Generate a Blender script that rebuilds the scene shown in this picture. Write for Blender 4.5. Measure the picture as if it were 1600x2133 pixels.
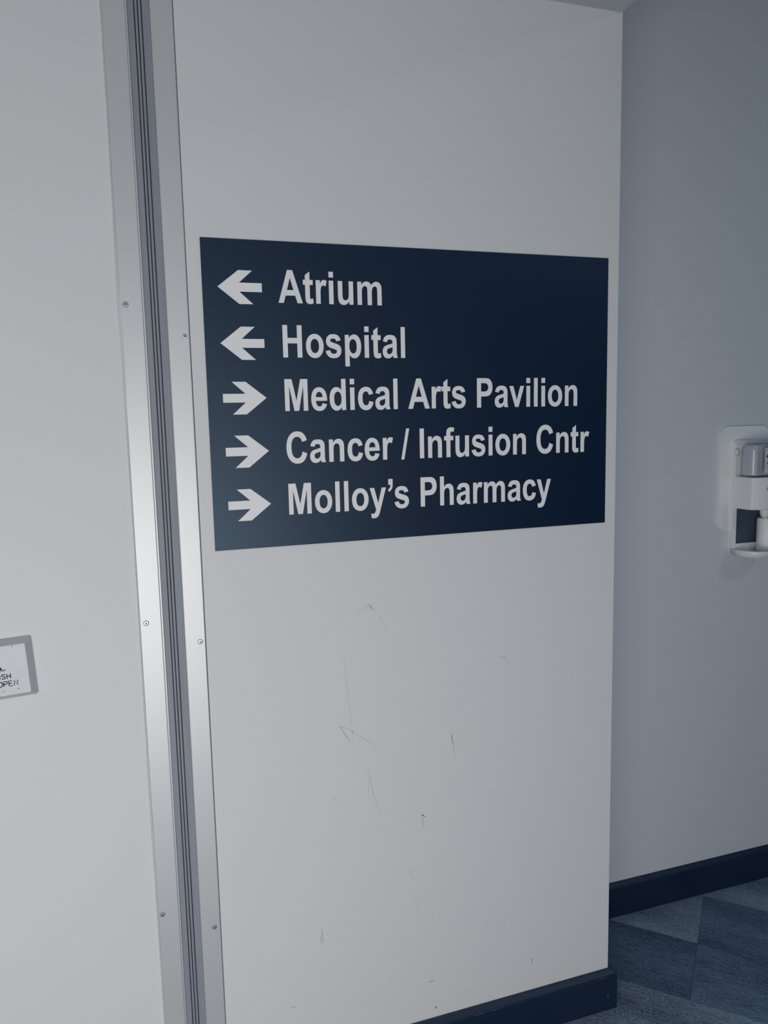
import bpy, bmesh, math, random
from mathutils import Vector, Matrix

random.seed(7)
scene = bpy.context.scene
for o in list(bpy.data.objects):
    bpy.data.objects.remove(o)
COL = scene.collection

# ------------------------------------------------------------------ camera
CAM = Vector((-0.1426, -1.53522, 1.52994))
YAW, PITCH, ROLL, FPX = 0.31638, -0.12327, -0.02202, 1574.03
fw = Vector((math.sin(YAW) * math.cos(PITCH), math.cos(YAW) * math.cos(PITCH), math.sin(PITCH)))
r0 = fw.cross(Vector((0, 0, 1))).normalized()
u0 = r0.cross(fw)
cr, sr = math.cos(ROLL), math.sin(ROLL)
RX = cr * r0 + sr * u0
UX = -sr * r0 + cr * u0
cam_data = bpy.data.cameras.new('camera')
cam_data.sensor_fit = 'HORIZONTAL'
cam_data.sensor_width = 36.0
cam_data.lens = 36.0 * FPX / 1600.0
cam_data.clip_start = 0.05
cam = bpy.data.objects.new('camera', cam_data)
COL.objects.link(cam)
cam.matrix_world = Matrix(((RX.x, UX.x, -fw.x, CAM.x), (RX.y, UX.y, -fw.y, CAM.y),
                           (RX.z, UX.z, -fw.z, CAM.z), (0, 0, 0, 1)))
scene.camera = cam

# ------------------------------------------------------------------ world, lights, exposure
world = bpy.data.worlds.new('world')
scene.world = world
world.use_nodes = True
bg = world.node_tree.nodes['Background']
bg.inputs['Color'].default_value = (0.05, 0.48, 1.0, 1)
bg.inputs['Strength'].default_value = 0.13

def area(name, loc, target, sx, sy, power, color):
    l = bpy.data.lights.new(name, 'AREA')
    l.shape = 'RECTANGLE'
    l.size, l.size_y, l.energy, l.color = sx, sy, power, color
    o = bpy.data.objects.new(name, l)
    COL.objects.link(o)
    o.location = loc
    d = Vector(target) - Vector(loc)
    o.rotation_euler = d.to_track_quat('-Z', 'Y').to_euler()
    return o

# added area light opposite the sign, standing in for unseen daylight
area('opposite_fill', (-0.70, -2.47, 0.72), (-0.70, 0, 0.72), 2.3, 1.22, 40, (1.0, 0.965, 0.925))
# weaker added light above it, for sheen on the sign and plates
area('upper_fill', (0.08, -2.47, 1.86), (0.08, 0, 1.86), 0.80, 0.62, 1.4, (1.0, 0.965, 0.925))
# recessed lamp in the higher ceiling beyond the header
area('ceiling_lamp', (2.5, -1.9, 3.0), (2.5, -1.9, 0), 0.5, 0.5, 8, (0.66, 0.85, 1.0))

scene.view_settings.view_transform = 'Standard'
scene.view_settings.look = 'None'
scene.view_settings.exposure = 0.0
scene.view_settings.gamma = 1.0
scene.view_settings.use_curve_mapping = False

# ------------------------------------------------------------------ measured layout (metres)
XC = 0.9437      # outer corner of the sign wall
ZT = 2.4115      # underside of the lowered ceiling
D = 0.3024       # set-back of the wall behind
BH, BT = 0.1056, 0.0165
ZHI = 3.05
XL, XR, YN = -3.6, 4.4, -2.5

def px(u, v, axis=1, val=0.0):
    """pixel of the photograph -> point on the plane axis = val"""
    d = RX * ((u - 800) / FPX) + UX * (-(v - 1066.5) / FPX) + fw
    t = (val - CAM[axis]) / d[axis]
    return CAM + d * t

# ------------------------------------------------------------------ materials
def srgb(r, g, b):
    f = lambda c: (c / 255 / 12.92) if c / 255 <= 0.04045 else ((c / 255 + 0.055) / 1.055) ** 2.4
    return (f(r), f(g), f(b), 1)

def mat(name, color, rough=0.5, metal=0.0, spec=0.5, noise=0.0, nscale=40, bump=0.0, bscale=300, stretch=None, coat=0.0):
    m = bpy.data.materials.new(name)
    m.use_nodes = True
    nt = m.node_tree
    b = nt.nodes['Principled BSDF']
    b.inputs['Base Color'].default_value = color if len(color) == 4 else (*color, 1)
    b.inputs['Roughness'].default_value = rough
    b.inputs['Metallic'].default_value = metal
    b.inputs['Specular IOR Level'].default_value = spec
    b.inputs['Coat Weight'].default_value = coat
    tc = nt.nodes.new('ShaderNodeTexCoord')
    mp = nt.nodes.new('ShaderNodeMapping')
    nt.links.new(tc.outputs['Object'], mp.inputs['Vector'])
    if stretch:
        mp.inputs['Scale'].default_value = stretch
    if noise:
        n = nt.nodes.new('ShaderNodeTexNoise')
        n.inputs['Scale'].default_value = nscale
        n.inputs['Detail'].default_value = 4
        nt.links.new(mp.outputs['Vector'], n.inputs['Vector'])
        mx = nt.nodes.new('ShaderNodeMix')
        mx.data_type = 'RGBA'
        c = b.inputs['Base Color'].default_value
        mx.inputs[6].default_value = (c[0] * (1 - noise), c[1] * (1 - noise), c[2] * (1 - noise), 1)
        mx.inputs[7].default_value = (min(1, c[0] * (1 + noise)), min(1, c[1] * (1 + noise)), min(1, c[2] * (1 + noise)), 1)
        nt.links.new(n.outputs['Fac'], mx.inputs[0])
        nt.links.new(mx.outputs[2], b.inputs['Base Color'])
    if bump:
        n2 = nt.nodes.new('ShaderNodeTexNoise')
        n2.inputs['Scale'].default_value = bscale
        n2.inputs['Detail'].default_value = 3
        nt.links.new(mp.outputs['Vector'], n2.inputs['Vector'])
        bp = nt.nodes.new('ShaderNodeBump')
        bp.inputs['Strength'].default_value = bump
        bp.inputs['Distance'].default_value = 0.001
        nt.links.new(n2.outputs['Fac'], bp.inputs['Height'])
        nt.links.new(bp.outputs['Normal'], b.inputs['Normal'])
    return m

M = {}
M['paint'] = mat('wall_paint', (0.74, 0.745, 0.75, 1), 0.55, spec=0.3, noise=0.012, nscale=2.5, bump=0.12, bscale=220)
M['near'] = mat('low_bounce_wall_tone', (0.15, 0.18, 0.22, 1), 0.6, spec=0.3, bump=0.12, bscale=220)  # unseen wall toned dark and blue to cut and tint bounce light
M['paint_shaded'] = mat('shaded_wall_paint', (0.645, 0.68, 0.725, 1), 0.55, spec=0.3, noise=0.012, nscale=2.5, bump=0.12, bscale=220)  # wall paint darkened and blued to hold the alcove's shade
M['ceil'] = mat('ceiling_paint', (0.52, 0.55, 0.58, 1), 0.8, spec=0.2, bump=0.2, bscale=120)
M['alu'] = mat('satin_aluminium', (0.66, 0.67, 0.68, 1), 0.44, metal=0.40, noise=0.01, nscale=30, bump=0.05, bscale=500, stretch=(1, 1, 0.01))
M['gasket'] = mat('grey_vinyl', (0.275, 0.30, 0.345, 1), 0.55, spec=0.4, noise=0.14, nscale=260, stretch=(1, 1, 0.03), bump=0.3, bscale=700)
M['groove'] = mat('groove_shadow_vinyl', (0.03, 0.038, 0.055, 1), 0.8)  # near black put in as shade for the seam and screw slots
M['caulk'] = mat('caulk', (0.66, 0.67, 0.66, 1), 0.5)
M['sign'] = mat('navy_sign_vinyl', (0.0012, 0.0085, 0.033, 1), 0.42, spec=0.8, noise=0.05, nscale=8)
M['sign'].node_tree.nodes['Principled BSDF'].inputs['Specular Tint'].default_value = (0.60, 0.82, 1.0, 1)
M['letter'] = mat('white_vinyl', (0.90, 0.90, 0.90, 1), 0.5, spec=0.3)
M['base'] = mat('navy_baseboard_paint', (0.0025, 0.0150, 0.046, 1), 0.45, spec=0.7, noise=0.15, nscale=30, bump=0.15, bscale=120)
M['steel'] = mat('brushed_steel', (0.56, 0.58, 0.60, 1), 0.55, metal=0.30, noise=0.03, nscale=60, stretch=(0.05, 1, 1), bump=0.08, bscale=400)
M['screw'] = mat('screw_steel', (0.62, 0.63, 0.64, 1), 0.35, metal=0.7)
M['ink'] = mat('dark_ink', (0.008, 0.013, 0.028, 1), 0.6)
M['white'] = mat('white_plastic', (0.86, 0.87, 0.87, 1), 0.32, spec=0.5)
M['white2'] = mat('white_plate_plastic', (0.86, 0.87, 0.87, 1), 0.4, spec=0.5)
M['darkgrey'] = mat('dark_grey_tone', (0.055, 0.08, 0.115, 1), 0.45, noise=0.15, nscale=25)
M['bottle'] = mat('gel_bottle_plastic', (0.60, 0.63, 0.66, 1), 0.15, spec=0.6)
M['scuff'] = mat('scuff_grey', (0.40, 0.41, 0.42, 1), 0.7)
M['scuffd'] = mat('scuff_and_rim_dark', (0.17, 0.18, 0.19, 1), 0.7)
M['scufff'] = mat('scuff_faint', (0.60, 0.61, 0.615, 1), 0.6)
M['chip'] = mat('bare_chip', (0.16, 0.20, 0.27, 1), 0.5)
M['plug'] = mat('chip_white', (0.92, 0.92, 0.92, 1), 0.5)

def clear_mat():
    m = bpy.data.materials.new('clear_plastic')
    m.use_nodes = True
    nt = m.node_tree
    nt.nodes.remove(nt.nodes['Principled BSDF'])
    out = nt.nodes['Material Output']
    tr = nt.nodes.new('ShaderNodeBsdfTransparent')
    tr.inputs['Color'].default_value = (0.93, 0.95, 0.97, 1)
    gl = nt.nodes.new('ShaderNodeBsdfGlossy')
    gl.inputs['Roughness'].default_value = 0.06
    lw = nt.nodes.new('ShaderNodeLayerWeight')
    lw.inputs['Blend'].default_value = 0.22
    fr = nt.nodes.new('ShaderNodeMath')
    fr.operation = 'MULTIPLY'
    fr.inputs[1].default_value = 0.7
    nt.links.new(lw.outputs['Facing'], fr.inputs[0])
    mx = nt.nodes.new('ShaderNodeMixShader')
    nt.links.new(fr.outputs[0], mx.inputs[0])
    nt.links.new(tr.outputs[0], mx.inputs[1])
    nt.links.new(gl.outputs[0], mx.inputs[2])
    nt.links.new(mx.outputs[0], out.inputs['Surface'])
    return m
M['clear'] = clear_mat()

def carpet(name, c, seed):
    m = bpy.data.materials.new(name)
    m.use_nodes = True
    nt = m.node_tree
    b = nt.nodes['Principled BSDF']
    b.inputs['Roughness'].default_value = 1.0
    b.inputs['Specular IOR Level'].default_value = 0.1
    tc = nt.nodes.new('ShaderNodeTexCoord')
    rot = nt.nodes.new('ShaderNodeMapping')           # plank frame: x along, y across
    rot.inputs['Rotation'].default_value = (0, 0, math.radians(45))
    nt.links.new(tc.outputs['Object'], rot.inputs['Vector'])
    def noise(scale, sc, detail=3, off=0):
        mp = nt.nodes.new('ShaderNodeMapping')
        mp.inputs['Scale'].default_value = sc
        mp.inputs['Location'].default_value = (off, off * 0.7, 0)
        nt.links.new(rot.outputs['Vector'], mp.inputs['Vector'])
        n = nt.nodes.new('ShaderNodeTexNoise')
        n.inputs['Scale'].default_value = scale
        n.inputs['Detail'].default_value = detail
        nt.links.new(mp.outputs['Vector'], n.inputs['Vector'])
        return n.outputs['Fac']
    def math_(op, a, v):
        q = nt.nodes.new('ShaderNodeMath')
        q.operation = op
        nt.links.new(a, q.inputs[0])
        if isinstance(v, (int, float)):
            q.inputs[1].default_value = v
        else:
            nt.links.new(v, q.inputs[1])
        return q.outputs[0]
    broad = noise(9, (0.25, 1, 1), 2, seed)            # soft broad streaks along the plank
    lines = noise(170, (0.16, 1, 1), 3, seed + 3)      # tufting rows
    pile = noise(240, (0.6, 1, 1), 3, seed + 5)
    f = math_('ADD', math_('ADD', math_('MULTIPLY', broad, 0.7), math_('MULTIPLY', lines, 0.6)), math_('MULTIPLY', pile, 0.95))
    f = math_('SUBTRACT', f, 0.62)
    ramp = nt.nodes.new('ShaderNodeValToRGB')
    ramp.color_ramp.elements[0].position = 0.2
    ramp.color_ramp.elements[1].position = 0.8
    ramp.color_ramp.elements[0].color = (c[0] * 0.35, c[1] * 0.38, c[2] * 0.44, 1)
    ramp.color_ramp.elements[1].color = (c[0] * 1.75, c[1] * 1.7, c[2] * 1.62, 1)
    nt.links.new(f, ramp.inputs[0])
    nt.links.new(ramp.outputs[0], b.inputs['Base Color'])
    bp = nt.nodes.new('ShaderNodeBump')
    bp.inputs['Strength'].default_value = 0.6
    bp.inputs['Distance'].default_value = 0.002
    nt.links.new(f, bp.inputs['Height'])
    nt.links.new(bp.outputs['Normal'], b.inputs['Normal'])
    return m
M['carpet_a'] = carpet('carpet_light', (0.195, 0.255, 0.33), 1)
M['carpet_b'] = carpet('carpet_mid', (0.140, 0.195, 0.275), 12)
M['carpet_c'] = carpet('carpet_dark', (0.110, 0.160, 0.238), 25)
M['carpet_d'] = carpet('carpet_dusk', (0.128, 0.182, 0.262), 31)

# ------------------------------------------------------------------ helpers
def link(name, me, m, parent=None, loc=None):
    o = bpy.data.objects.new(name, me)
    COL.objects.link(o)
    if m is not None and not me.materials:
        me.materials.append(m)
    if parent:
        o.parent = parent
    if loc is not None:
        o.location = loc
    return o

def struct(o, label=None, cat=None):
    o['kind'] = 'structure'
    if label:
        o['label'] = label
    if cat:
        o['category'] = cat
    return o

def bm_obj(name, bm, m, parent=None, loc=None, bevel=0, seg=2, smooth=False):
    bmesh.ops.recalc_face_normals(bm, faces=bm.faces)
    me = bpy.data.meshes.new(name)
    bm.to_mesh(me)
    bm.free()
    if smooth:
        for p in me.polygons:
            p.use_smooth = True
    o = link(name, me, m, parent, loc)
    if bevel:
        md = o.modifiers.new('bevel', 'BEVEL')
        md.width, md.segments, md.limit_method = bevel, seg, 'ANGLE'
        md.angle_limit = math.radians(35)
        for p in me.polygons:
            p.use_smooth = True
        wn = o.modifiers.new('wn', 'WEIGHTED_NORMAL')
        wn.keep_sharp = True
    return o

def add_box(bm, x0, x1, y0, y1, z0, z1):
    vs = [bm.verts.new(p) for p in ((x0, y0, z0), (x1, y0, z0), (x1, y1, z0), (x0, y1, z0),
                                    (x0, y0, z1), (x1, y0, z1), (x1, y1, z1), (x0, y1, z1))]
    for f in ((0, 3, 2, 1), (4, 5, 6, 7), (0, 1, 5, 4), (1, 2, 6, 5), (2, 3, 7, 6), (3, 0, 4, 7)):
        bm.faces.new([vs[i] for i in f])

def box(name, b, m, parent=None, bevel=0, loc=None):
    bm = bmesh.new()
    add_box(bm, *b)
    return bm_obj(name, bm, m, parent, loc, bevel)

def loft(bm, rings, cap=True, closed=True):
    """rings: equal-length lists of points"""
    vr = [[bm.verts.new(p) for p in r] for r in rings]
    n = len(vr[0])
    for a, b in zip(vr, vr[1:]):
        for i in range(n if closed else n - 1):
            j = (i + 1) % n
            bm.faces.new((a[i], a[j], b[j], b[i]))
    if cap:
        bm.faces.new(vr[0])
        bm.faces.new(vr[-1][::-1])

def shape_mesh(name, contours, depth):
    """filled planar shape with holes; contour (x, z) pairs; faces -y, spans y -depth..0"""
    cu = bpy.data.curves.new(name, 'CURVE')
    cu.dimensions = '2D'
    cu.fill_mode = 'BOTH'
    cu.extrude = depth / 2
    for c in contours:
        s = cu.splines.new('POLY')
        s.points.add(len(c) - 1)
        for p, q in zip(s.points, c):
            p.co = (q[0], q[1], 0, 1)
        s.use_cyclic_u = True
    t = bpy.data.objects.new(name, cu)
    me = bpy.data.meshes.new_from_object(t)
    me.name = name
    bpy.data.objects.remove(t)
    bpy.data.curves.remove(cu)
    me.transform(Matrix(((1, 0, 0, 0), (0, 0, -1, -depth / 2), (0, 1, 0, 0), (0, 0, 0, 1))))
    return me

def rrect(x0, x1, z0, z1, r, n=8):
    if not isinstance(r, (tuple, list)):
        r = (r,) * 4                       # bl, br, tr, tl
    out = []
    for (cx, cz, a0, rr) in ((x0 + r[0], z0 + r[0], 180, r[0]), (x1 - r[1], z0 + r[1], 270, r[1]),
                             (x1 - r[2], z1 - r[2], 0, r[2]), (x0 + r[3], z1 - r[3], 90, r[3])):
        k = n if rr > 0 else 0
        for i in range(k + 1):
            a = math.radians(a0 + (90.0 * i / k if k else 0))
            out.append((cx + rr * math.cos(a), cz + rr * math.sin(a)))
    return out

def stroke_mesh(name, lines, w, y=0.0, taper=False):
    """thin flat ribbons along polylines (x, z), facing -y"""
    bm = bmesh.new()
    for ln in lines:
        pts = [Vector((p[0], p[1])) for p in ln]
        n = len(pts)
        L, R_ = [], []
        for i, p in enumerate(pts):
            d = (pts[min(i + 1, n - 1)] - pts[max(i - 1, 0)]).normalized()
            nn = Vector((-d.y, d.x))
            ww = w * 0.5
            if taper:
                ww *= 0.25 + 0.75 * math.sin(math.pi * (0.12 + 0.8 * i / (n - 1)))
            L.append(bm.verts.new((p.x + nn.x * ww, y, p.y + nn.y * ww)))
            R_.append(bm.verts.new((p.x - nn.x * ww, y, p.y - nn.y * ww)))
        for i in range(n - 1):
            bm.faces.new((L[i], L[i + 1], R_[i + 1], R_[i]))
    me = bpy.data.meshes.new(name)
    bm.normal_update()
    for f in bm.faces:
        if f.normal.y > 0:
            f.normal_flip()
    bm.to_mesh(me)
    bm.free()
    return me

def empty(name, loc):
    o = bpy.data.objects.new(name, None)
    o.empty_display_size = 0.05
    COL.objects.link(o)
    o.location = loc
    return o

# ------------------------------------------------------------------ the room
# right-hand set-back wall, sign wall, left wall
box_back = box('wall_back', (-0.06, XR, D, D + 0.15, 0, ZHI), M['paint_shaded'])
struct(box_back, 'plain wall, shade put into its blue grey colour, set back behind the corner, carrying the dispenser', 'wall')
wall_front = box('wall_front', (-0.0688, XC, 0, D, 0, ZT), M['paint'], bevel=0.0018)
struct(wall_front, 'white painted scuffed wall projecting out behind the navy direction sign', 'wall')
wall_left = box('wall_left', (XL, -0.1112, 0, 0.2, 0, ZT), M['paint'])
struct(wall_left, 'white painted wall to the left of the metal joint cover', 'wall')

# lowered ceiling whose end stops flush with the corner, higher ceiling beyond
c1 = box('ceiling', (XL, XC, YN, 0, ZT, ZHI), M['ceil'], bevel=0.0015)
struct(c1, 'lowered white ceiling over the sign wall ending at the corner', 'ceiling')
c1b = box('trim_2', (XL, XC, 0, D, ZT, ZHI), M['paint'])
struct(c1b, 'painted wall head above the lowered ceiling line', 'wall')
c2 = box('ceiling', (XC, XR, YN, D, ZHI, ZHI + 0.05), M['ceil'])
struct(c2, 'higher ceiling beyond the corner', 'ceiling')

# unseen wall behind the camera, with a window added for the light
bm = bmesh.new()
wx0, wx1, wz0, wz1 = -1.95, 0.5, 0.08, 2.25
add_box(bm, XL, wx0, YN - 0.15, YN, 0, ZHI)
add_box(bm, wx1, XR, YN - 0.15, YN, 0, ZHI)
add_box(bm, wx0, wx1, YN - 0.15, YN, 0, wz0)
add_box(bm, wx0, wx1, YN - 0.15, YN, wz1, ZHI)
struct(bm_obj('wall_near', bm, M['near']), 'unseen wall toned dark to cut bounce, with an added window facing the sign', 'wall')
win = box('added_window', (wx0, wx1, YN - 0.1, YN - 0.09, wz0, wz1), M['clear'])
struct(win, 'wide unseen window added facing the sign wall', 'window')
for a, b in (((wx0, wx1), (wz0, wz0 + 0.06)), ((wx0, wx1), (wz1 - 0.06, wz1)), ((wx0 + 0.06, wx1 - 0.06), (1.46, 1.52)), ((wx0, wx0 + 0.06), (wz0 + 0.06, wz1 - 0.06)),
             ((wx1 - 0.06, wx1), (wz0 + 0.06, wz1 - 0.06))):
    box('added_window_frame', (a[0], a[1], YN - 0.13, YN - 0.05, b[0], b[1]), M['alu'], win)

# floor slab with carpet planks laid diagonally
floor = box('floor', (XL, XR, YN, D, -0.12, -0.004), M['carpet_b'])
struct(floor, 'blue grey carpet laid in diagonal planks', 'floor')

def clip(poly, nx, ny, c):
    """keep nx*x + ny*y <= c"""
    out = []
    for i in range(len(poly)):
        p, q = poly[i], poly[(i + 1) % len(poly)]
        dp, dq = nx * p[0] + ny * p[1] - c, nx * q[0] + ny * q[1] - c
        if dp <= 0:
            out.append(p)
        if dp * dq < 0:
            t = dp / (dp - dq)
            out.append((p[0] + t * (q[0] - p[0]), p[1] + t * (q[1] - p[1])))
    return out

PW, PL, S0 = 0.24, 0.96, 0.772
S2 = math.sqrt(2)
tones = {0: {0: 'carpet_c', 1: 'carpet_d'}, 1: {0: 'carpet_a', 1: 'carpet_c'}, 2: {0: 'carpet_a', 1: 'carpet_a'},
         -1: {0: 'carpet_a', 1: 'carpet_a'}, -2: {0: 'carpet_c', 1: 'carpet_b'}}
offs = {1: 0.8587, 0: 0.8587, 2: 0.55, -1: 0.40, -2: 0.9}
g = 0.0004
for row in range(-11, 9):
    off = offs.get(row, random.uniform(0, PL))
    for k in range(-4, 5):
        s_0, s_1 = S0 + row * PW + g, S0 + (row + 1) * PW - g
        t_0, t_1 = off + (k - 1) * PL + g, off + k * PL - g
        quad = [((s + t) / S2, (s - t) / S2) for s, t in ((s_0, t_0), (s_0, t_1), (s_1, t_1), (s_1, t_0))]
        cx, cy = sum(p[0] for p in quad) / 4, sum(p[1] for p in quad) / 4
        if not (-1.4 < cx < 3.2 and -2.0 < cy < 0.9):
            continue
        bm = bmesh.new()
        for cl in (((0, 1, 0), (-1, 0, 1.6), (1, 0, XR), (0, -1, -YN)), ((0, -1, 0), (0, 1, D), (-1, 0, -XC), (1, 0, XR))):
            p = quad
            for h in cl:
                if p:
                    p = clip(p, *h)
            if len(p) < 3:
                continue
            top = [bm.verts.new((q[0] - cx, q[1] - cy, 0)) for q in p]
            bot = [bm.verts.new((q[0] - cx, q[1] - cy, -0.004)) for q in p]
            bm.faces.new(top)
            bm.faces.new(bot[::-1])
            for i in range(len(p)):
                j = (i + 1) % len(p)
                bm.faces.new((top[i], bot[i], bot[j], top[j]))
        if not bm.faces:
            bm.free()
            continue
        tn = tones.get(row, {}).get(k, random.choice(('carpet_a', 'carpet_b', 'carpet_c')))
        bm_obj('carpet_plank', bm, M[tn], floor, (cx, cy, 0))

# baseboards: bevelled cap, small quirk, flat face
PROFILE = [(0, BH), (0.0035, BH), (0.0042, BH - 0.0016), (0.0142, BH - 0.0096), (0.0146, BH - 0.0112),
           (BT - 0.0008, BH - 0.0112), (BT, BH - 0.0122), (BT, 0.0008), (0, 0.0008)]

def baseboard(name, path, label):
    """path: list of ((x, y) on wall, (nx, ny) outward mitre offset per unit)"""
    bm = bmesh.new()
    rings = [[(p[0] + n[0] * d, p[1] + n[1] * d, z) for d, z in PROFILE] for p, n in path]
    loft(bm, rings)
    return struct(bm_obj(name, bm, M['base']), label, 'baseboard')

bf = baseboard('baseboard_front', [((-0.026, -0.0), (0, -1)), ((XC, 0.0), (1, -1)), ((XC, D - BT - 0.0005), (1, 0))],
               'dark navy baseboard at the foot of the sign wall, wrapping its corner')
baseboard('baseboard_back', [((XC + 0.0005, D), (0, -1)), ((XR, D), (0, -1))], 'dark navy baseboard on the set back wall at right')
baseboard('baseboard_left', [((XL, 0.0), (0, -1)), ((-0.155, 0.0), (0, -1))], 'dark navy baseboard left of the joint cover')
# worn chips along the front baseboard
for (u, v, l, s) in ((1000, 2117, 0.016, 0.35), (1028, 2110, 0.012, 0.35), (1242, 2045, 0.010, 0.2), (1249, 2048, 0.02, 0.2), (1045, 2085, 0.003, 0.2)):
    p = px(u, v, 1, -BT * 0.95)
    zz = BH - 0.0112
    me = stroke_mesh('paint_chip', [[(p.x - l, zz), (p.x, zz + 0.0003), (p.x + l, zz)]], 0.0014, -BT - 0.0002, True)
    link('paint_chip', me, M['chip'], bf)
p = px(1266.5, 2075, 1, -BT)
link('paint_chip', stroke_mesh('paint_chip', [[(p.x - .001, p.z - .004), (p.x, p.z), (p.x + .0005, p.z + .004)]], 0.002, -BT - 0.0002, True), M['chip'], bf)

# ------------------------------------------------------------------ expansion joint cover (trim_1)
trim = empty('trim_1', (-0.09, 0, 0))
struct(trim, 'vertical satin metal expansion joint cover with a ribbed grey seal', 'joint cover')
def tr(o):
    o.location = (0.09, 0, 0)
    return o
def plate(x0, x1, ed):
    bm = bmesh.new()
    pr = [(x0, 0.0), (x0 + 0.0006, -0.0022), (x0 + 0.002, -0.003), (x1 - 0.002, -0.003), (x1 - 0.0006, -0.0022), (x1, 0.0)]
    loft(bm, [[(x, y, z) for x, y in pr] for z in (0.0, ZT - 0.0005)])
    return tr(bm_obj('cover_plate', bm, M['alu'], trim, bevel=0))
plate(-0.1535, -0.1110, 0)
plate(-0.0690, -0.0278, 0)
# folded inner lip of the left plate
tr(box('inner_lip', (-0.1112, -0.1088, -0.0024, 0.02, 0, ZT - 0.0005), M['alu'], trim))
bm = bmesh.new()
gx = [(-0.1085, 0.022), (-0.1085, 0.0012)]
for c in (-0.0960, -0.0900, -0.0836):
    gx += [(c - 0.0012, 0.0008), (c - 0.0009, 0.016), (c + 0.0009, 0.016), (c + 0.0012, 0.0008)]
gx += [(-0.0692, 0.0012), (-0.0692, 0.022)]
loft(bm, [[(x, y, z) for x, y in gx] for z in (0.0, ZT - 0.0005)])
seal = tr(bm_obj('rubber_seal', bm, M['gasket'], trim))
# uneven paint and caulk bead along the left edge
bm = bmesh.new()
rows = []
for i in range(97):
    z = 0.12 + i * (ZT - 0.14) / 96
    bulge = 0.0045 * math.exp(-((z - 1.70) / 0.16) ** 2) + 0.0018 * math.exp(-((z - 0.75) / 0.25) ** 2) + 0.0009 + 0.0004 * random.random()
    right = -0.1533 + 0.0035 * math.exp(-((z - 1.66) / 0.10) ** 2) + 0.0003 * random.random()
    rows.append([(right - bulge - 0.0008, -0.0001, z), (right - bulge * 0.5, -0.0026, z), (right + 0.0004, -0.0032, z)])
loft(bm, rows, cap=False, closed=False)
tr(bm_obj('caulk_bead', bm, M['caulk'], trim, smooth=True))
# dark strip standing in for the shadow gap right of the right plate
tr(box('seam_shade', (-0.0278, -0.0270, -0.0006, 0.0, 0, ZT - 0.0005), M['groove'], trim))

# screws
def screw_mesh():
    bm = bmesh.new()
    n = 20
    rings = []
    for r, y in ((0.0046, 0.0), (0.0046, -0.0006), (0.0040, -0.0011), (0.0020, -0.0013)):
        rings.append([(r * math.cos(2 * math.pi * i / n), y, r * math.sin(2 * math.pi * i / n)) for i in range(n)])
    loft(bm, rings)
    bmesh.ops.recalc_face_normals(bm, faces=bm.faces)
    me = bpy.data.meshes.new('screw')
    bm.to_mesh(me)
    bm.free()
    me.materials.append(M['screw'])
    return me
sm = screw_mesh()
cross = stroke_mesh('cross_slot', [[(-0.0026, 0), (0.0026, 0)], [(0, -0.0026), (0, 0.0026)]], 0.0012, -0.0015)
cross.materials.append(M['groove'])
ringm = shape_mesh('rim_shadow', [[(0.0054 * math.cos(a * math.pi / 12), 0.0054 * math.sin(a * math.pi / 12)) for a in range(24)],
                                  [(0.0046 * math.cos(a * math.pi / 12), 0.0046 * math.sin(a * math.pi / 12)) for a in range(24)]], 0.0002)
ringm.materials.append(M['scuffd'])  # dark flat ring painted in as shade around the screw head
for i, (x, z) in enumerate(((-0.1423, 1.7527), (-0.0373, 1.6954), (-0.1407, 1.1383), (-0.0388, 1.0888), (-0.1440, 0.5173), (-0.0405, 0.4637))):
    s = link('screw', sm, None, trim, (x + 0.09, -0.003, z))
    s.rotation_euler = (0, random.uniform(0, 1.5) if i else 0.15, 0)
    link('cross_slot', cross, None, s)
    if i != 1:
        link('rim_shade_ring', ringm, None, s)

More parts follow.
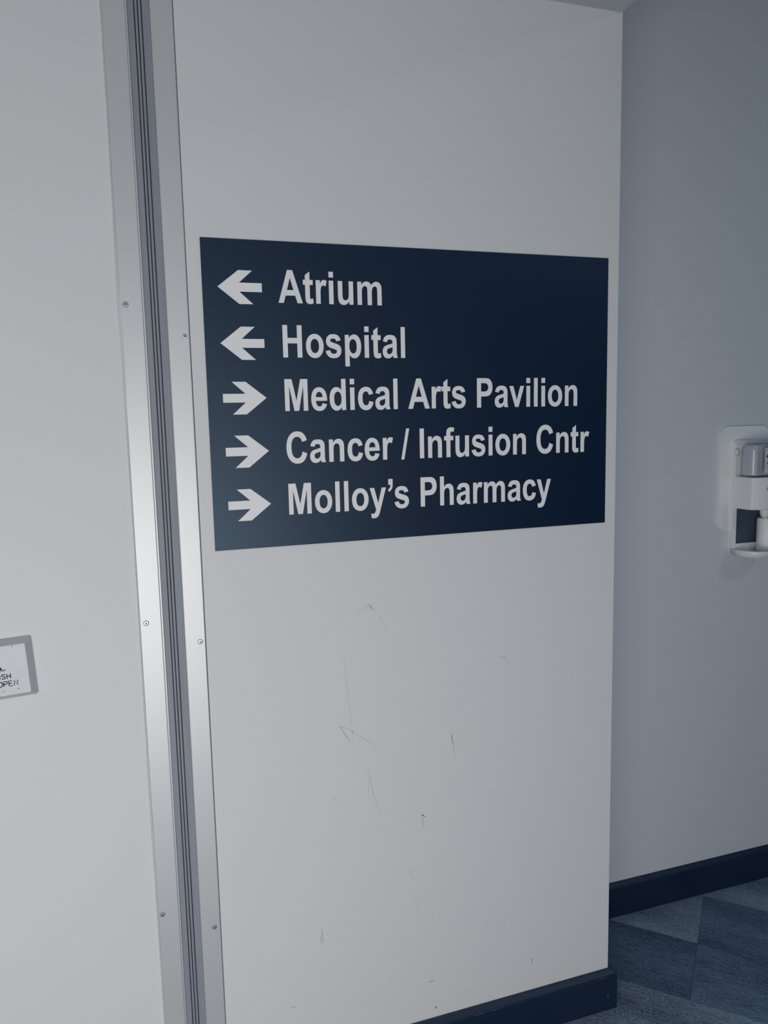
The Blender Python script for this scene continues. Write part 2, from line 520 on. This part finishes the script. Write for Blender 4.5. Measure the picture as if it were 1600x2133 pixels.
# ------------------------------------------------------------------ scuffs on the sign wall
def zoomA(l):
    return [(640 + x * 0.3, 1200 + y * 0.3) for x, y in l]
def zoomB(l):
    return [(560 + x * 0.4625, 1680 + y * 0.4627) for x, y in l]
SC = [
    (zoomA([(250, 540), (262, 650), (275, 770), (290, 880), (303, 985), (315, 1090), (330, 1240)]), 1.0, 'scufff'),
    (zoomA([(425, 195), (460, 235), (500, 280), (525, 320), (570, 410)]), 1.1, 'scufff'),
    (zoomA([(225, 1045), (242, 1068), (260, 1095), (280, 1125), (300, 1150)]), 1.3, 'scuff'),
    (zoomA([(222, 1045), (255, 1050), (300, 1072), (350, 1105), (420, 1145), (480, 1190)]), 1.6, 'scufff'),
    (zoomA([(1000, 1095), (1006, 1130), (1012, 1165)]), 1.5, 'scuffd'),
    (zoomA([(1012, 1165), (1020, 1210), (1030, 1260)]), 1.0, 'scuff'),
    (zoomA([(1330, 555), (1372, 568), (1412, 612)]), 1.8, 'scufff'),
    (zoomA([(415, 1320), (432, 1385), (445, 1440), (462, 1520), (482, 1585), (520, 1660)]), 1.8, 'scufff'),
    (zoomA([(430, 1400), (426, 1480), (420, 1550)]), 1.0, 'scufff'),
    (zoomA([(175, 1525), (195, 1555), (215, 1590)]), 1.2, 'scufff'),
    (zoomA([(640, 1525), (648, 1545), (655, 1565)]), 1.4, 'scufff'),
    (zoomB([(688, 36), (694, 40), (705, 46)]), 2.2, 'scuffd'),
    (zoomB([(692, 36), (693, 60), (698, 100)]), 1.2, 'scuff'),
    (zoomB([(237, 548), (242, 575), (248, 612)]), 1.2, 'scuff'),
    (zoomB([(230, 578), (234, 600), (239, 622)]), 1.1, 'scuff'),
    (zoomB([(234, 560), (240, 590), (246, 630)]), 1.0, 'scufff'),
    (zoomB([(723, 791), (733, 787), (747, 782)]), 2.2, 'scuff'),
    (zoomB([(749, 900), (753, 904), (756, 909)]), 2.6, 'scuffd'),
    (zoomB([(1184, 680), (1185, 692), (1186, 705)]), 2.6, 'scuff'),
    (zoomB([(104, 903), (112, 905), (121, 908)]), 1.6, 'scuff'),
    (zoomB([(660, 395), (655, 408), (650, 426)]), 1.2, 'scufff'),
    (zoomB([(676, 442), (671, 465), (665, 492)]), 1.4, 'scufff'),
    (zoomB([(684, 455), (678, 470), (672, 488)]), 1.0, 'scufff'),
    (zoomB([(1103, 485), (1099, 505), (1095, 530)]), 1.2, 'scufff'),
    (zoomB([(620, 275), (632, 290), (655, 330)]), 1.4, 'scufff'),
    (zoomB([(545, 790), (550, 770), (565, 762)]), 1.4, 'scufff'),
    (zoomB([(992, 852), (996, 853), (999, 855)]), 1.4, 'scuff'),
]
for i in range(7):
    a = 330 + i * 19
    SC.append((zoomA([(a, 240 - min(i, 4) * 10), (a + 14, 255 - min(i, 4) * 10), (a + 26, 272 - min(i, 4) * 10)] if i < 3 else
                     [(a, 195), (a + 18, 215), (a + 34, 238)]), 1.0, 'scufff'))
for i in range(5):
    SC.append((zoomB([(1018 - i * 9, 462 + i * 17), (1014 - i * 9, 468 + i * 17), (1011 - i * 9, 476 + i * 17)]), 1.4, 'scufff'))
for pts, w, m in SC:
    q = [px(u, v, 1, 0.0) for u, v in pts]
    c = q[0]
    me = stroke_mesh('scuff_mark', [[(a.x - c.x, a.z - c.z) for a in q]], w * 0.0011, 0.0, True)
    link('scuff_mark', me, M[m], wall_front, (c.x, -0.0003, c.z))
# small bare chips on the corner
for v, s in ((1805, 3), (1940, 3.5), (1765, 2)):
    c = px(1267.2, v, 1, 0)
    link('corner_chip', stroke_mesh('corner_chip', [[(0, -0.001 * s), (0.0004, 0), (0, 0.001 * s)]], 0.0022, 0, True), M['scuff' if v == 1805 else 'plug'], wall_front, (XC - 0.0035, -0.0003, c.z))

# ------------------------------------------------------------------ direction sign
SW, SH, SZ = 0.9129, 0.61, 1.2720
sign = empty('direction_sign', (SW / 2, 0, SZ))
sign['label'] = 'large dark navy wall sign listing hospital directions with white arrows'
sign['category'] = 'sign'
ox, oz = -SW / 2, -SZ
ST = 0.0030
box('sign_panel', (-SW / 2, SW / 2, -ST, 0, 0, SH), M['sign'], sign, bevel=0.0006)
# raised vinyl lettering, heavy grotesque drawn as outlines on a 2048 grid ("Q" quadratic curves)
GLY = {
 'H': (1479, "M150 0V1466H446V889H1026V1466H1322V0H1026V641H446V0Z"),
 'I': (569, "M140 0V1466H436V0Z"),
 'A': (1479, "M1471 0H1149L1021 333H435L314 0H0L571 1466H884ZM926 580L724 1124L526 580Z"),
 'M': (1706, "M145 0V1466H588L854 466L1117 1466H1561V0H1286V1154L995 0H710L420 1154V0Z"),
 'P': (1366, "M149 0V1466H624Q894 1466 976 1444Q1102 1411 1187 1300Q1272 1190 1272 1015Q1272 880 1223 788Q1174 696 1098 643Q1023 591 945 574Q839 553 638 553H445V0ZM445 1218V801H607Q782 801 841 824Q900 847 933 896Q967 945 967 1010Q967 1090 920 1142Q873 1194 801 1207Q748 1218 588 1218Z"),
 'C': (1479, "M1087 539L1374 448Q1308 208 1154 91Q1001 -25 765 -25Q473 -25 285 174Q97 374 97 720Q97 1086 286 1288Q475 1491 783 1491Q1052 1491 1220 1332Q1320 1238 1370 1062L1077 992Q1051 1106 968 1172Q886 1238 768 1238Q605 1238 503 1121Q402 1004 402 742Q402 464 502 346Q602 228 762 228Q880 228 965 303Q1050 378 1087 539Z"),
 'a': (1139, "M357 738L102 784Q145 938 250 1012Q355 1086 562 1086Q750 1086 842 1041Q934 997 971 928Q1009 860 1009 677L1006 349Q1006 209 1019 142Q1033 76 1070 0H792Q781 28 765 83Q758 108 755 116Q683 46 601 11Q519 -24 426 -24Q262 -24 167 65Q73 154 73 290Q73 380 116 450Q159 521 236 558Q314 596 460 624Q657 661 733 693V721Q733 802 693 836Q653 871 542 871Q467 871 425 841Q383 812 357 738ZM733 510Q679 492 562 467Q445 442 409 418Q354 379 354 319Q354 260 398 217Q442 174 510 174Q586 174 655 224Q706 262 722 317Q733 353 733 454Z"),
 'c': (1139, "M1074 748L797 698Q783 781 733 823Q684 865 605 865Q500 865 437 792Q375 720 375 550Q375 361 438 283Q502 205 609 205Q689 205 740 250Q791 296 812 407L1088 360Q1045 170 923 73Q801 -24 596 -24Q363 -24 224 123Q86 270 86 530Q86 793 225 939Q364 1086 601 1086Q795 1086 909 1002Q1024 919 1074 748Z"),
 'e': (1139, "M762 338L1042 291Q988 137 871 56Q755 -24 580 -24Q303 -24 170 157Q65 302 65 523Q65 787 203 936Q341 1086 552 1086Q789 1086 926 929Q1063 773 1057 450H353Q356 325 421 255Q486 186 583 186Q649 186 694 222Q739 258 762 338ZM778 622Q775 744 715 807Q655 871 569 871Q477 871 417 804Q357 737 358 622Z"),
 'd': (1251, "M1121 0H860V156Q795 65 706 20Q618 -24 528 -24Q345 -24 214 123Q84 271 84 535Q84 805 211 945Q338 1086 532 1086Q710 1086 840 938V1466H1121ZM371 554Q371 384 418 308Q486 198 608 198Q705 198 773 280Q841 363 841 527Q841 710 775 790Q709 871 606 871Q506 871 438 791Q371 712 371 554Z"),
 'f': (682, "M24 1062H180V1142Q180 1276 208 1342Q237 1408 313 1449Q390 1491 507 1491Q627 1491 742 1455L704 1259Q637 1275 575 1275Q514 1275 487 1246Q461 1218 461 1137V1062H671V841H461V0H180V841H24Z"),
 'h': (1251, "M427 1466V927Q563 1086 752 1086Q849 1086 927 1050Q1005 1014 1044 958Q1084 902 1098 834Q1113 766 1113 623V0H832V561Q832 728 816 773Q800 818 759 844Q719 871 658 871Q588 871 533 837Q478 803 452 734Q427 666 427 532V0H146V1466Z"),
 'i': (569, "M147 1206V1466H428V1206ZM147 0V1062H428V0Z"),
 'l': (569, "M147 0V1466H428V0Z"),
 'm': (1821, "M126 1062H385V917Q524 1086 716 1086Q818 1086 893 1044Q968 1002 1016 917Q1086 1002 1167 1044Q1248 1086 1340 1086Q1457 1086 1538 1038Q1619 991 1659 899Q1688 831 1688 679V0H1407V607Q1407 765 1378 811Q1339 871 1258 871Q1199 871 1147 835Q1095 799 1072 729Q1049 660 1049 510V0H768V582Q768 737 753 782Q738 827 706 849Q675 871 621 871Q556 871 504 836Q452 801 429 735Q407 669 407 516V0H126Z"),
 'n': (1251, "M1113 0H832V542Q832 714 814 764Q796 815 755 843Q715 871 658 871Q585 871 527 831Q469 791 447 725Q426 659 426 481V0H145V1062H406V906Q545 1086 756 1086Q849 1086 926 1052Q1003 1019 1042 967Q1082 915 1097 849Q1113 783 1113 660Z"),
 'o': (1251, "M82 546Q82 686 151 817Q220 948 346 1017Q473 1086 629 1086Q870 1086 1024 929Q1178 773 1178 534Q1178 293 1022 134Q867 -24 631 -24Q485 -24 352 42Q220 108 151 235Q82 363 82 546ZM370 531Q370 373 445 289Q520 205 630 205Q740 205 814 289Q889 373 889 533Q889 689 814 773Q740 857 630 857Q520 857 445 773Q370 689 370 531Z"),
 'p': (1251, "M139 1062H401V906Q452 986 539 1036Q626 1086 732 1086Q917 1086 1046 941Q1175 796 1175 537Q1175 271 1045 123Q915 -24 730 -24Q642 -24 570 11Q499 46 420 131V-404H139ZM417 549Q417 370 488 284Q559 199 661 199Q759 199 824 277Q889 356 889 535Q889 702 822 783Q755 864 656 864Q553 864 485 784Q417 705 417 549Z"),
 'r': (797, "M416 0H135V1062H396V911Q463 1018 516 1052Q570 1086 638 1086Q734 1086 823 1033L736 788Q665 834 604 834Q545 834 504 801Q463 769 439 684Q416 599 416 328Z"),
 's': (1139, "M48 303L330 346Q348 264 403 221Q458 179 557 179Q666 179 721 219Q758 247 758 294Q758 326 738 347Q717 367 644 384Q304 459 213 521Q87 607 87 760Q87 898 196 992Q305 1086 534 1086Q752 1086 858 1015Q964 944 1004 805L739 756Q722 818 674 851Q627 884 539 884Q428 884 380 853Q348 831 348 796Q348 766 376 745Q414 717 638 666Q863 615 952 541Q1040 466 1040 332Q1040 186 918 81Q796 -24 557 -24Q340 -24 213 64Q87 152 48 303Z"),
 't': (682, "M634 1062V838H442V410Q442 280 447 258Q453 237 472 223Q492 209 520 209Q559 209 633 236L657 18Q559 -24 435 -24Q359 -24 298 1Q237 27 208 67Q180 108 169 177Q160 226 160 375V838H31V1062H160V1273L442 1437V1062Z"),
 'u': (1251, "M847 0V159Q789 74 694 25Q600 -24 495 -24Q388 -24 303 23Q218 70 180 155Q142 240 142 390V1062H423V574Q423 350 438 299Q454 249 495 219Q536 190 599 190Q671 190 728 229Q785 269 806 327Q827 386 827 614V1062H1108V0Z"),
 'v': (1139, "M440 0L12 1062H307L507 520L565 339Q588 408 594 430Q608 475 624 520L826 1062H1115L693 0Z"),
 'y': (1139, "M14 1062H313L567 308L815 1062H1106L731 40L664 -145Q627 -238 593 -287Q560 -336 516 -366Q473 -397 409 -414Q346 -431 266 -431Q185 -431 107 -414L82 -194Q148 -207 201 -207Q299 -207 346 -149Q393 -92 418 -3Z"),
 '/': (569, "M-1 -25L363 1491H567L199 -25Z"),
 "'": (480, "M132 1466H424V1257Q424 1130 402 1056Q380 983 318 925Q257 867 161 834L104 954Q195 984 234 1037Q273 1090 275 1178H132Z"),
 ' ': (569, ""),
}
import re
def glyph_contours(d, sx, sz):
    toks = re.findall(r'[MLHVQZ]|-?\d+', d)
    out, cur, i, x, y, cmd = [], [], 0, 0, 0, None
    while i < len(toks):
        if toks[i].isalpha():
            cmd = toks[i]
            i += 1
            if cmd == 'Z':
                out.append(cur)
                cur = []
                continue
        v = lambda k: float(toks[i + k])
        if cmd in 'ML':
            x, y = v(0), v(1)
            i += 2
            cur.append((x, y))
        elif cmd == 'H':
            x = v(0)
            i += 1
            cur.append((x, y))
        elif cmd == 'V':
            y = v(0)
            i += 1
            cur.append((x, y))
        elif cmd == 'Q':
            x1, y1, x2, y2 = v(0), v(1), v(2), v(3)
            i += 4
            for k in range(1, 6):
                t = k / 5
                cur.append(((1 - t) ** 2 * x + 2 * t * (1 - t) * x1 + t * t * x2, (1 - t) ** 2 * y + 2 * t * (1 - t) * y1 + t * t * y2))
            x, y = x2, y2
    res = []
    for c in out:
        if len(c) > 1 and abs(c[0][0] - c[-1][0]) + abs(c[0][1] - c[-1][1]) < 0.5:
            c = c[:-1]
        res.append([(p[0] * sx, p[1] * sz) for p in c])
    return res

GSZ = 0.0640 / 1466
GSX = 0.00003349
gm = {}
for ch, (adv, d) in GLY.items():
    if d:
        gm[ch] = shape_mesh('letter', glyph_contours(d, GSX, GSZ), 0.0005)
        gm[ch].materials.append(M['letter'])
LINES = [("Atrium", 0.1476, 1.7631), ("Hospital", 0.1480, 1.6559), ("Medical Arts Pavilion", 0.1482, 1.5489),
         ("Cancer / Infusion Cntr", 0.1492, 1.4424), ("Molloy's Pharmacy", 0.1484, 1.3368)]
for text, x, z in LINES:
    for ch in text:
        if ch in gm:
            link('letter', gm[ch], None, sign, (x + ox, -ST, z + oz))
        x += GLY[ch][0] * GSX
# arrows
right = [(0.0, 0.0086), (0.0445, 0.0086), (0.0180, 0.0322), (0.0455, 0.0322), (0.0863, 0.0), (0.0455, -0.0322), (0.0180, -0.0322), (0.0445, -0.0086), (0.0, -0.0086)]
am_r = shape_mesh('arrow', [right], 0.0005)
am_l = shape_mesh('arrow', [[(0.0863 - a, b) for a, b in right][::-1]], 0.0005)
for m_ in (am_r, am_l):
    m_.materials.append(M['letter'])
for me, x, z in ((am_l, 0.0290, 1.7910), (am_l, 0.0296, 1.6831), (am_r, 0.0296, 1.5760), (am_r, 0.0301, 1.4698), (am_r, 0.0301, 1.3620)):
    link('arrow', me, None, sign, (x + ox, -ST, z + oz))
# hairline scratch on the panel
a, b = px(921, 754, 1, -ST), px(944, 753.5, 1, -ST)
link('scratch', stroke_mesh('scratch', [[(a.x + ox, a.z + oz), ((a.x + b.x) / 2 + ox, a.z + oz + 0.0008), (b.x + ox, b.z + oz)]], 0.0006, -ST - 0.0002, True), M['darkgrey'], sign)

# ------------------------------------------------------------------ door push plate on the left wall
pp = empty('push_plate', (-0.4045, 0, 1.0772))
pp.rotation_euler = (0, -math.radians(2.8), 0)
pp['label'] = 'square brushed steel push to open door button on the left wall'
pp['category'] = 'door button'
bm = bmesh.new()
h, fdep, lip, ins = 0.05715, 0.0165, 0.004, 0.0098
rings = []
for hh, y, r in ((h, 0.0, 0.004), (h, -lip, 0.004), (h - 0.0008, -lip - 0.0012, 0.004), (h - ins + 0.0012, -fdep + 0.0009, 0.003), (h - ins, -fdep, 0.003)):
    rings.append([(x, y, z) for x, z in rrect(-hh, hh, -hh, hh, r, 4)])
loft(bm, rings)
bm_obj('button_face', bm, M['steel'], pp)
ST_ = {
 'P': [[(0, 0), (0, 1), (.45, 1), (.62, .9), (.66, .75), (.62, .58), (.45, .48), (0, .48)]],
 'U': [[(0, 1), (0, .3), (.08, .1), (.22, 0), (.42, 0), (.57, .1), (.65, .3), (.65, 1)]],
 'S': [[(.62, .8), (.52, .95), (.32, 1), (.12, .95), (.03, .77), (.1, .6), (.33, .52), (.56, .43), (.65, .25), (.55, .06), (.33, 0), (.1, .05), (0, .22)]],
 'H': [[(0, 0), (0, 1)], [(.66, 0), (.66, 1)], [(0, .5), (.66, .5)]],
 'O': [[(.35 + .35 * math.cos(a * math.pi / 8), .5 + .5 * math.sin(a * math.pi / 8)) for a in range(17)]],
 'E': [[(.58, 1), (0, 1), (0, 0), (.6, 0)], [(0, .52), (.5, .52)]],
 'N': [[(0, 0), (0, 1), (.66, 0), (.66, 1)]],
 'T': [[(0, 1), (.66, 1)], [(.33, 1), (.33, 0)]],
 'I': [[(0, 0), (0, 1)]],
 'A': [[(0, 0), (.33, 1), (.66, 0)], [(.13, .36), (.53, .36)]],
}
def stroke_text(parent, text, x, z, hgt, adv, w, y, name='engraved_letter'):
    for ch in text:
        if ch != ' ':
            link(name, stroke_mesh(name, [[(p[0] * hgt, p[1] * hgt) for p in l] for l in ST_[ch]], w, 0), M['ink'], parent, (x, y, z))
            x += adv
        else:
            x += adv * 0.6
fy = -fdep - 0.0003
stroke_text(pp, 'PUSH', -0.0165, -0.0152, 0.0092, 0.0089, 0.0017, fy)
stroke_text(pp, 'TO OPEN', -0.0290, -0.0298, 0.0096, 0.0089, 0.0018, fy)
# wheelchair symbol
wl = [[(-0.006 + 0.0105 * math.cos(math.radians(a)), 0.005 + 0.0105 * math.sin(math.radians(a))) for a in range(130, 371, 15)],
      [(-0.0075, 0.0235), (-0.0065, 0.0095), (0.0030, 0.0090), (0.0078, -0.0002), (0.0128, 0.0016)],
      [(-0.0070, 0.0170), (0.0015, 0.0170)]]
link('wheelchair_symbol', stroke_mesh('wheelchair_symbol', wl, 0.0020, 0), M['ink'], pp, (-0.0035, fy, 0.0010))
link('symbol_head', shape_mesh('symbol_head', [[(0.0028 * math.cos(a * math.pi / 8), 0.0028 * math.sin(a * math.pi / 8)) for a in range(16)]], 0.0002), M['ink'], pp, (-0.0110, fy, 0.0285))
dotm = shape_mesh('pin_dot', [[(0.00095 * math.cos(a * math.pi / 5), 0.00095 * math.sin(a * math.pi / 5)) for a in range(10)]], 0.0002)
dotm.materials.append(M['ink'])
for x, z in ((0.0255, 0.0455), (0.0270, -0.0375), (0.0010, -0.0385), (-0.0270, -0.0375), (-0.0255, 0.0455)):
    link('pin_dot', dotm, None, pp, (x, fy, z))

# ------------------------------------------------------------------ hand sanitizer dispenser on the set-back wall
XD = 1.622
disp = empty('hand_sanitizer_dispenser', (XD, D, 1.09))
disp['label'] = 'white hand sanitizer dispenser with a clear top and drip tray on the set back wall'
disp['category'] = 'dispenser'
dl = lambda x, y, z: (x - XD, y - D, z - 1.09)
def place(me_or_name, mesh, m, y):
    o = link(me_or_name, mesh, m, disp, (-XD, y, -1.09))
    return o
wp = place('wall_plate', shape_mesh('wall_plate', [rrect(1.5150, 1.6970, 1.1695, 1.4835, 0.030, 10)], 0.008), M['white2'], 0.0)
wp.modifiers.new('bevel', 'BEVEL').width = 0.0025
FR0, FR1 = 1.5615, 1.6830
fr = place('back_frame', shape_mesh('back_frame', [rrect(FR0, FR1, 1.0900, 1.4420, (0.034, 0.034, 0.010, 0.010), 8),
                                                   rrect(1.5735, 1.6705, 1.1285, 1.2420, 0.002, 2)[::-1]], 0.019), M['white'], 0.0)
fr.modifiers.new('bevel', 'BEVEL').width = 0.002
bm = bmesh.new()
add_box(bm, *[v for v in (1.570 - XD, 1.674 - XD, -0.0105, -0.0085, 1.125 - 1.09, 1.245 - 1.09)])
bm_obj('recess_shade', bm, M['darkgrey'], disp)  # dark colour holds the shade on the back of the recess
# drip tray, D-shaped with a raised rim
def dshape(x0, x1, yb, yf, r, n=10):
    pts = [(x0, yb)]
    for i in range(n + 1):
        a = math.radians(180 + 90 * i / n)
        pts.append((x0 + r + r * math.cos(a), yf + r + r * math.sin(a) * 1.0))
    for i in range(n + 1):
        a = math.radians(270 + 90 * i / n)
        pts.append((x1 - r + r * math.cos(a), yf + r + r * math.sin(a)))
    pts.append((x1, yb))
    return pts
bm = bmesh.new()
o_ = dshape(FR0 - XD, FR1 - XD, -0.010, -0.100, 0.052)
i_ = dshape(FR0 - XD + 0.004, FR1 - XD - 0.004, -0.014, -0.096, 0.049)
def dins(i, z):
    return [(x, y, z) for x, y in dshape(FR0 - XD + i, FR1 - XD - i, -0.010, -0.100 + i, 0.052 - i * 0.6)]
loft(bm, [dins(0.022, 0.0005), dins(0.012, 0.0025), dins(0.005, 0.0075), dins(0.001, 0.015), dins(0.0, 0.022), dins(0.001, 0.0245), dins(0.004, 0.0245), dins(0.010, 0.016), dins(0.020, 0.013)])
bm_obj('drip_tray', bm, M['white'], disp, smooth=True)
# lower housing
def body_ring(z, ins=0.0, fy_=0.0):
    x0, x1 = 1.5630 + ins - XD, 1.6815 - ins - XD
    return [(x0, -0.012, z), (x0, -0.070 + ins, z), (x0 + 0.0035, -0.083 + ins + fy_, z), (x0 + 0.012, -0.0875 + ins + fy_, z),
            (0.0 - 0.03, -0.096 + ins + fy_, z), (0.0, -0.098 + ins + fy_, z), (0.03, -0.096 + ins + fy_, z), (x1 - 0.012, -0.0875 + ins + fy_, z),
            (x1 - 0.0035, -0.083 + ins + fy_, z), (x1, -0.070 + ins, z), (x1, -0.012, z)]
bm = bmesh.new()
loft(bm, [body_ring(0.1480, 0.003), body_ring(0.1510), body_ring(0.2420), body_ring(0.2440, 0.0015)])
hs = bm_obj('lower_housing', bm, M['white'], disp, bevel=0.0015)
# clear upper cover (hollow shell) and gel refill inside
bm = bmesh.new()
loft(bm, [body_ring(0.2445, 0.002), body_ring(0.3300, 0.002), body_ring(0.3440, 0.003, 0.002), body_ring(0.3500, 0.010, 0.006)], cap=False)
top_in = [v for v in bm.verts if abs(v.co.z - 0.35) < 1e-5]
bm.faces.new(top_in)
cc = bm_obj('clear_cover', bm, M['clear'], disp, bevel=0.003)
bm = bmesh.new()
def bring(z, s=0.0):
    return [(x * 1.0, y, z) for x, y in rrect(-0.049 + s, 0.049 - s, -0.076 + s, -0.024 - s, 0.016, 6)]
loft(bm, [bring(0.246, 0.006), bring(0.250, 0.001), bring(0.262), bring(0.325), bring(0.337, 0.006), bring(0.339, 0.012)])
bm_obj('refill_bottle', bm, M['bottle'], disp, bevel=0.002)
# vertical ribs of the clear front and the side latch
for dx in (-0.0375, -0.0290):
    bm = bmesh.new()
    loft(bm, [[(dx + 0.0020 * math.cos(a * math.pi / 4), -0.0862 - 0.0012 + 0.0016 * math.sin(a * math.pi / 4) + (dx + 0.0375) * -0.25, z) for a in range(8)] for z in (0.252, 0.334)])
    bm_obj('cover_rib', bm, M['clear'], disp, smooth=True)
box('side_latch', (-0.0605, -0.0585, -0.030, -0.020, 0.308, 0.325), M['white2'], disp, bevel=0.0005)
box('latch_outline', (-0.0602, -0.0590, -0.0312, -0.0188, 0.3068, 0.3262), M['scuffd'], disp)
# label print on the clear front
LY = -0.0995
lab = link('label_band', shape_mesh('label_band', [rrect(-0.026, 0.030, 0.257, 0.331, 0.003, 4)], 0.0004), M['bottle'], disp, (0, LY + 0.0035, 0))
arch = [(0.022 * math.cos(math.radians(a)), 0.0165 * math.sin(math.radians(a))) for a in range(0, 181, 12)]
arch += [(-0.022 + 0.044 * t, 0.0035 * math.sin(math.pi * t)) for t in (0.2, 0.4, 0.6, 0.8)]
link('logo_arch', shape_mesh('logo_arch', [arch], 0.0003), M['ink'], lab, (0.0015, -0.0006, 0.302))
link('logo_stroke', stroke_mesh('logo_stroke', [[(0, 0), (0.003, 0.0095)]], 0.0016, 0), M['letter'], lab, (-0.0145, -0.0012, 0.305))
stroke_text(lab, 'I', -0.0125, 0.2905, 0.0052, 0.005, 0.0015, -0.0008, 'label_letter')
stroke_text(lab, 'SAN', -0.0185, 0.2830, 0.0052, 0.0050, 0.0014, -0.0008, 'label_letter')
link('fine_print', stroke_mesh('fine_print', [[(-0.020, 0.2735), (-0.0165, 0.2735)], [(-0.0155, 0.2735), (-0.0135, 0.2735)], [(-0.0115, 0.2740), (-0.0095, 0.2740)]], 0.0011, -0.0008), M['ink'], lab)
# maker's roundel on the housing
rg = [[(0.0052 * math.cos(a * math.pi / 12), 0.0038 * math.sin(a * math.pi / 12)) for a in range(24)], [(0.0044 * math.cos(a * math.pi / 12), 0.0030 * math.sin(a * math.pi / 12)) for a in range(24)]]
link('roundel', shape_mesh('roundel', rg, 0.0003), M['ink'], hs, (-0.0120, -0.0978, 0.211))
link('roundel_mark', stroke_mesh('roundel_mark', [[(-0.0022, 0.001), (-0.0005, 0.0), (0.0015, 0.0005), (0.006, 0.0005)]], 0.0013, 0), M['ink'], hs, (-0.0120, -0.0982, 0.211))
# nozzle under the housing and the post behind it
def turned(name, prof, cx, cy, m, n=24):
    bm = bmesh.new()
    loft(bm, [[(cx + r * math.cos(2 * math.pi * i / n), cy + r * math.sin(2 * math.pi * i / n), z) for i in range(n)] for r, z in prof])
    return bm_obj(name, bm, m, disp, smooth=True)
turned('nozzle', [(0.004, 0.118), (0.010, 0.122), (0.014, 0.132), (0.015, 0.149)], 0.026, -0.052, M['white2'])
turned('drip_cup', [(0.024, 0.013), (0.026, 0.018), (0.026, 0.112), (0.024, 0.116), (0.006, 0.117)], 0.042, -0.042, M['white2'])
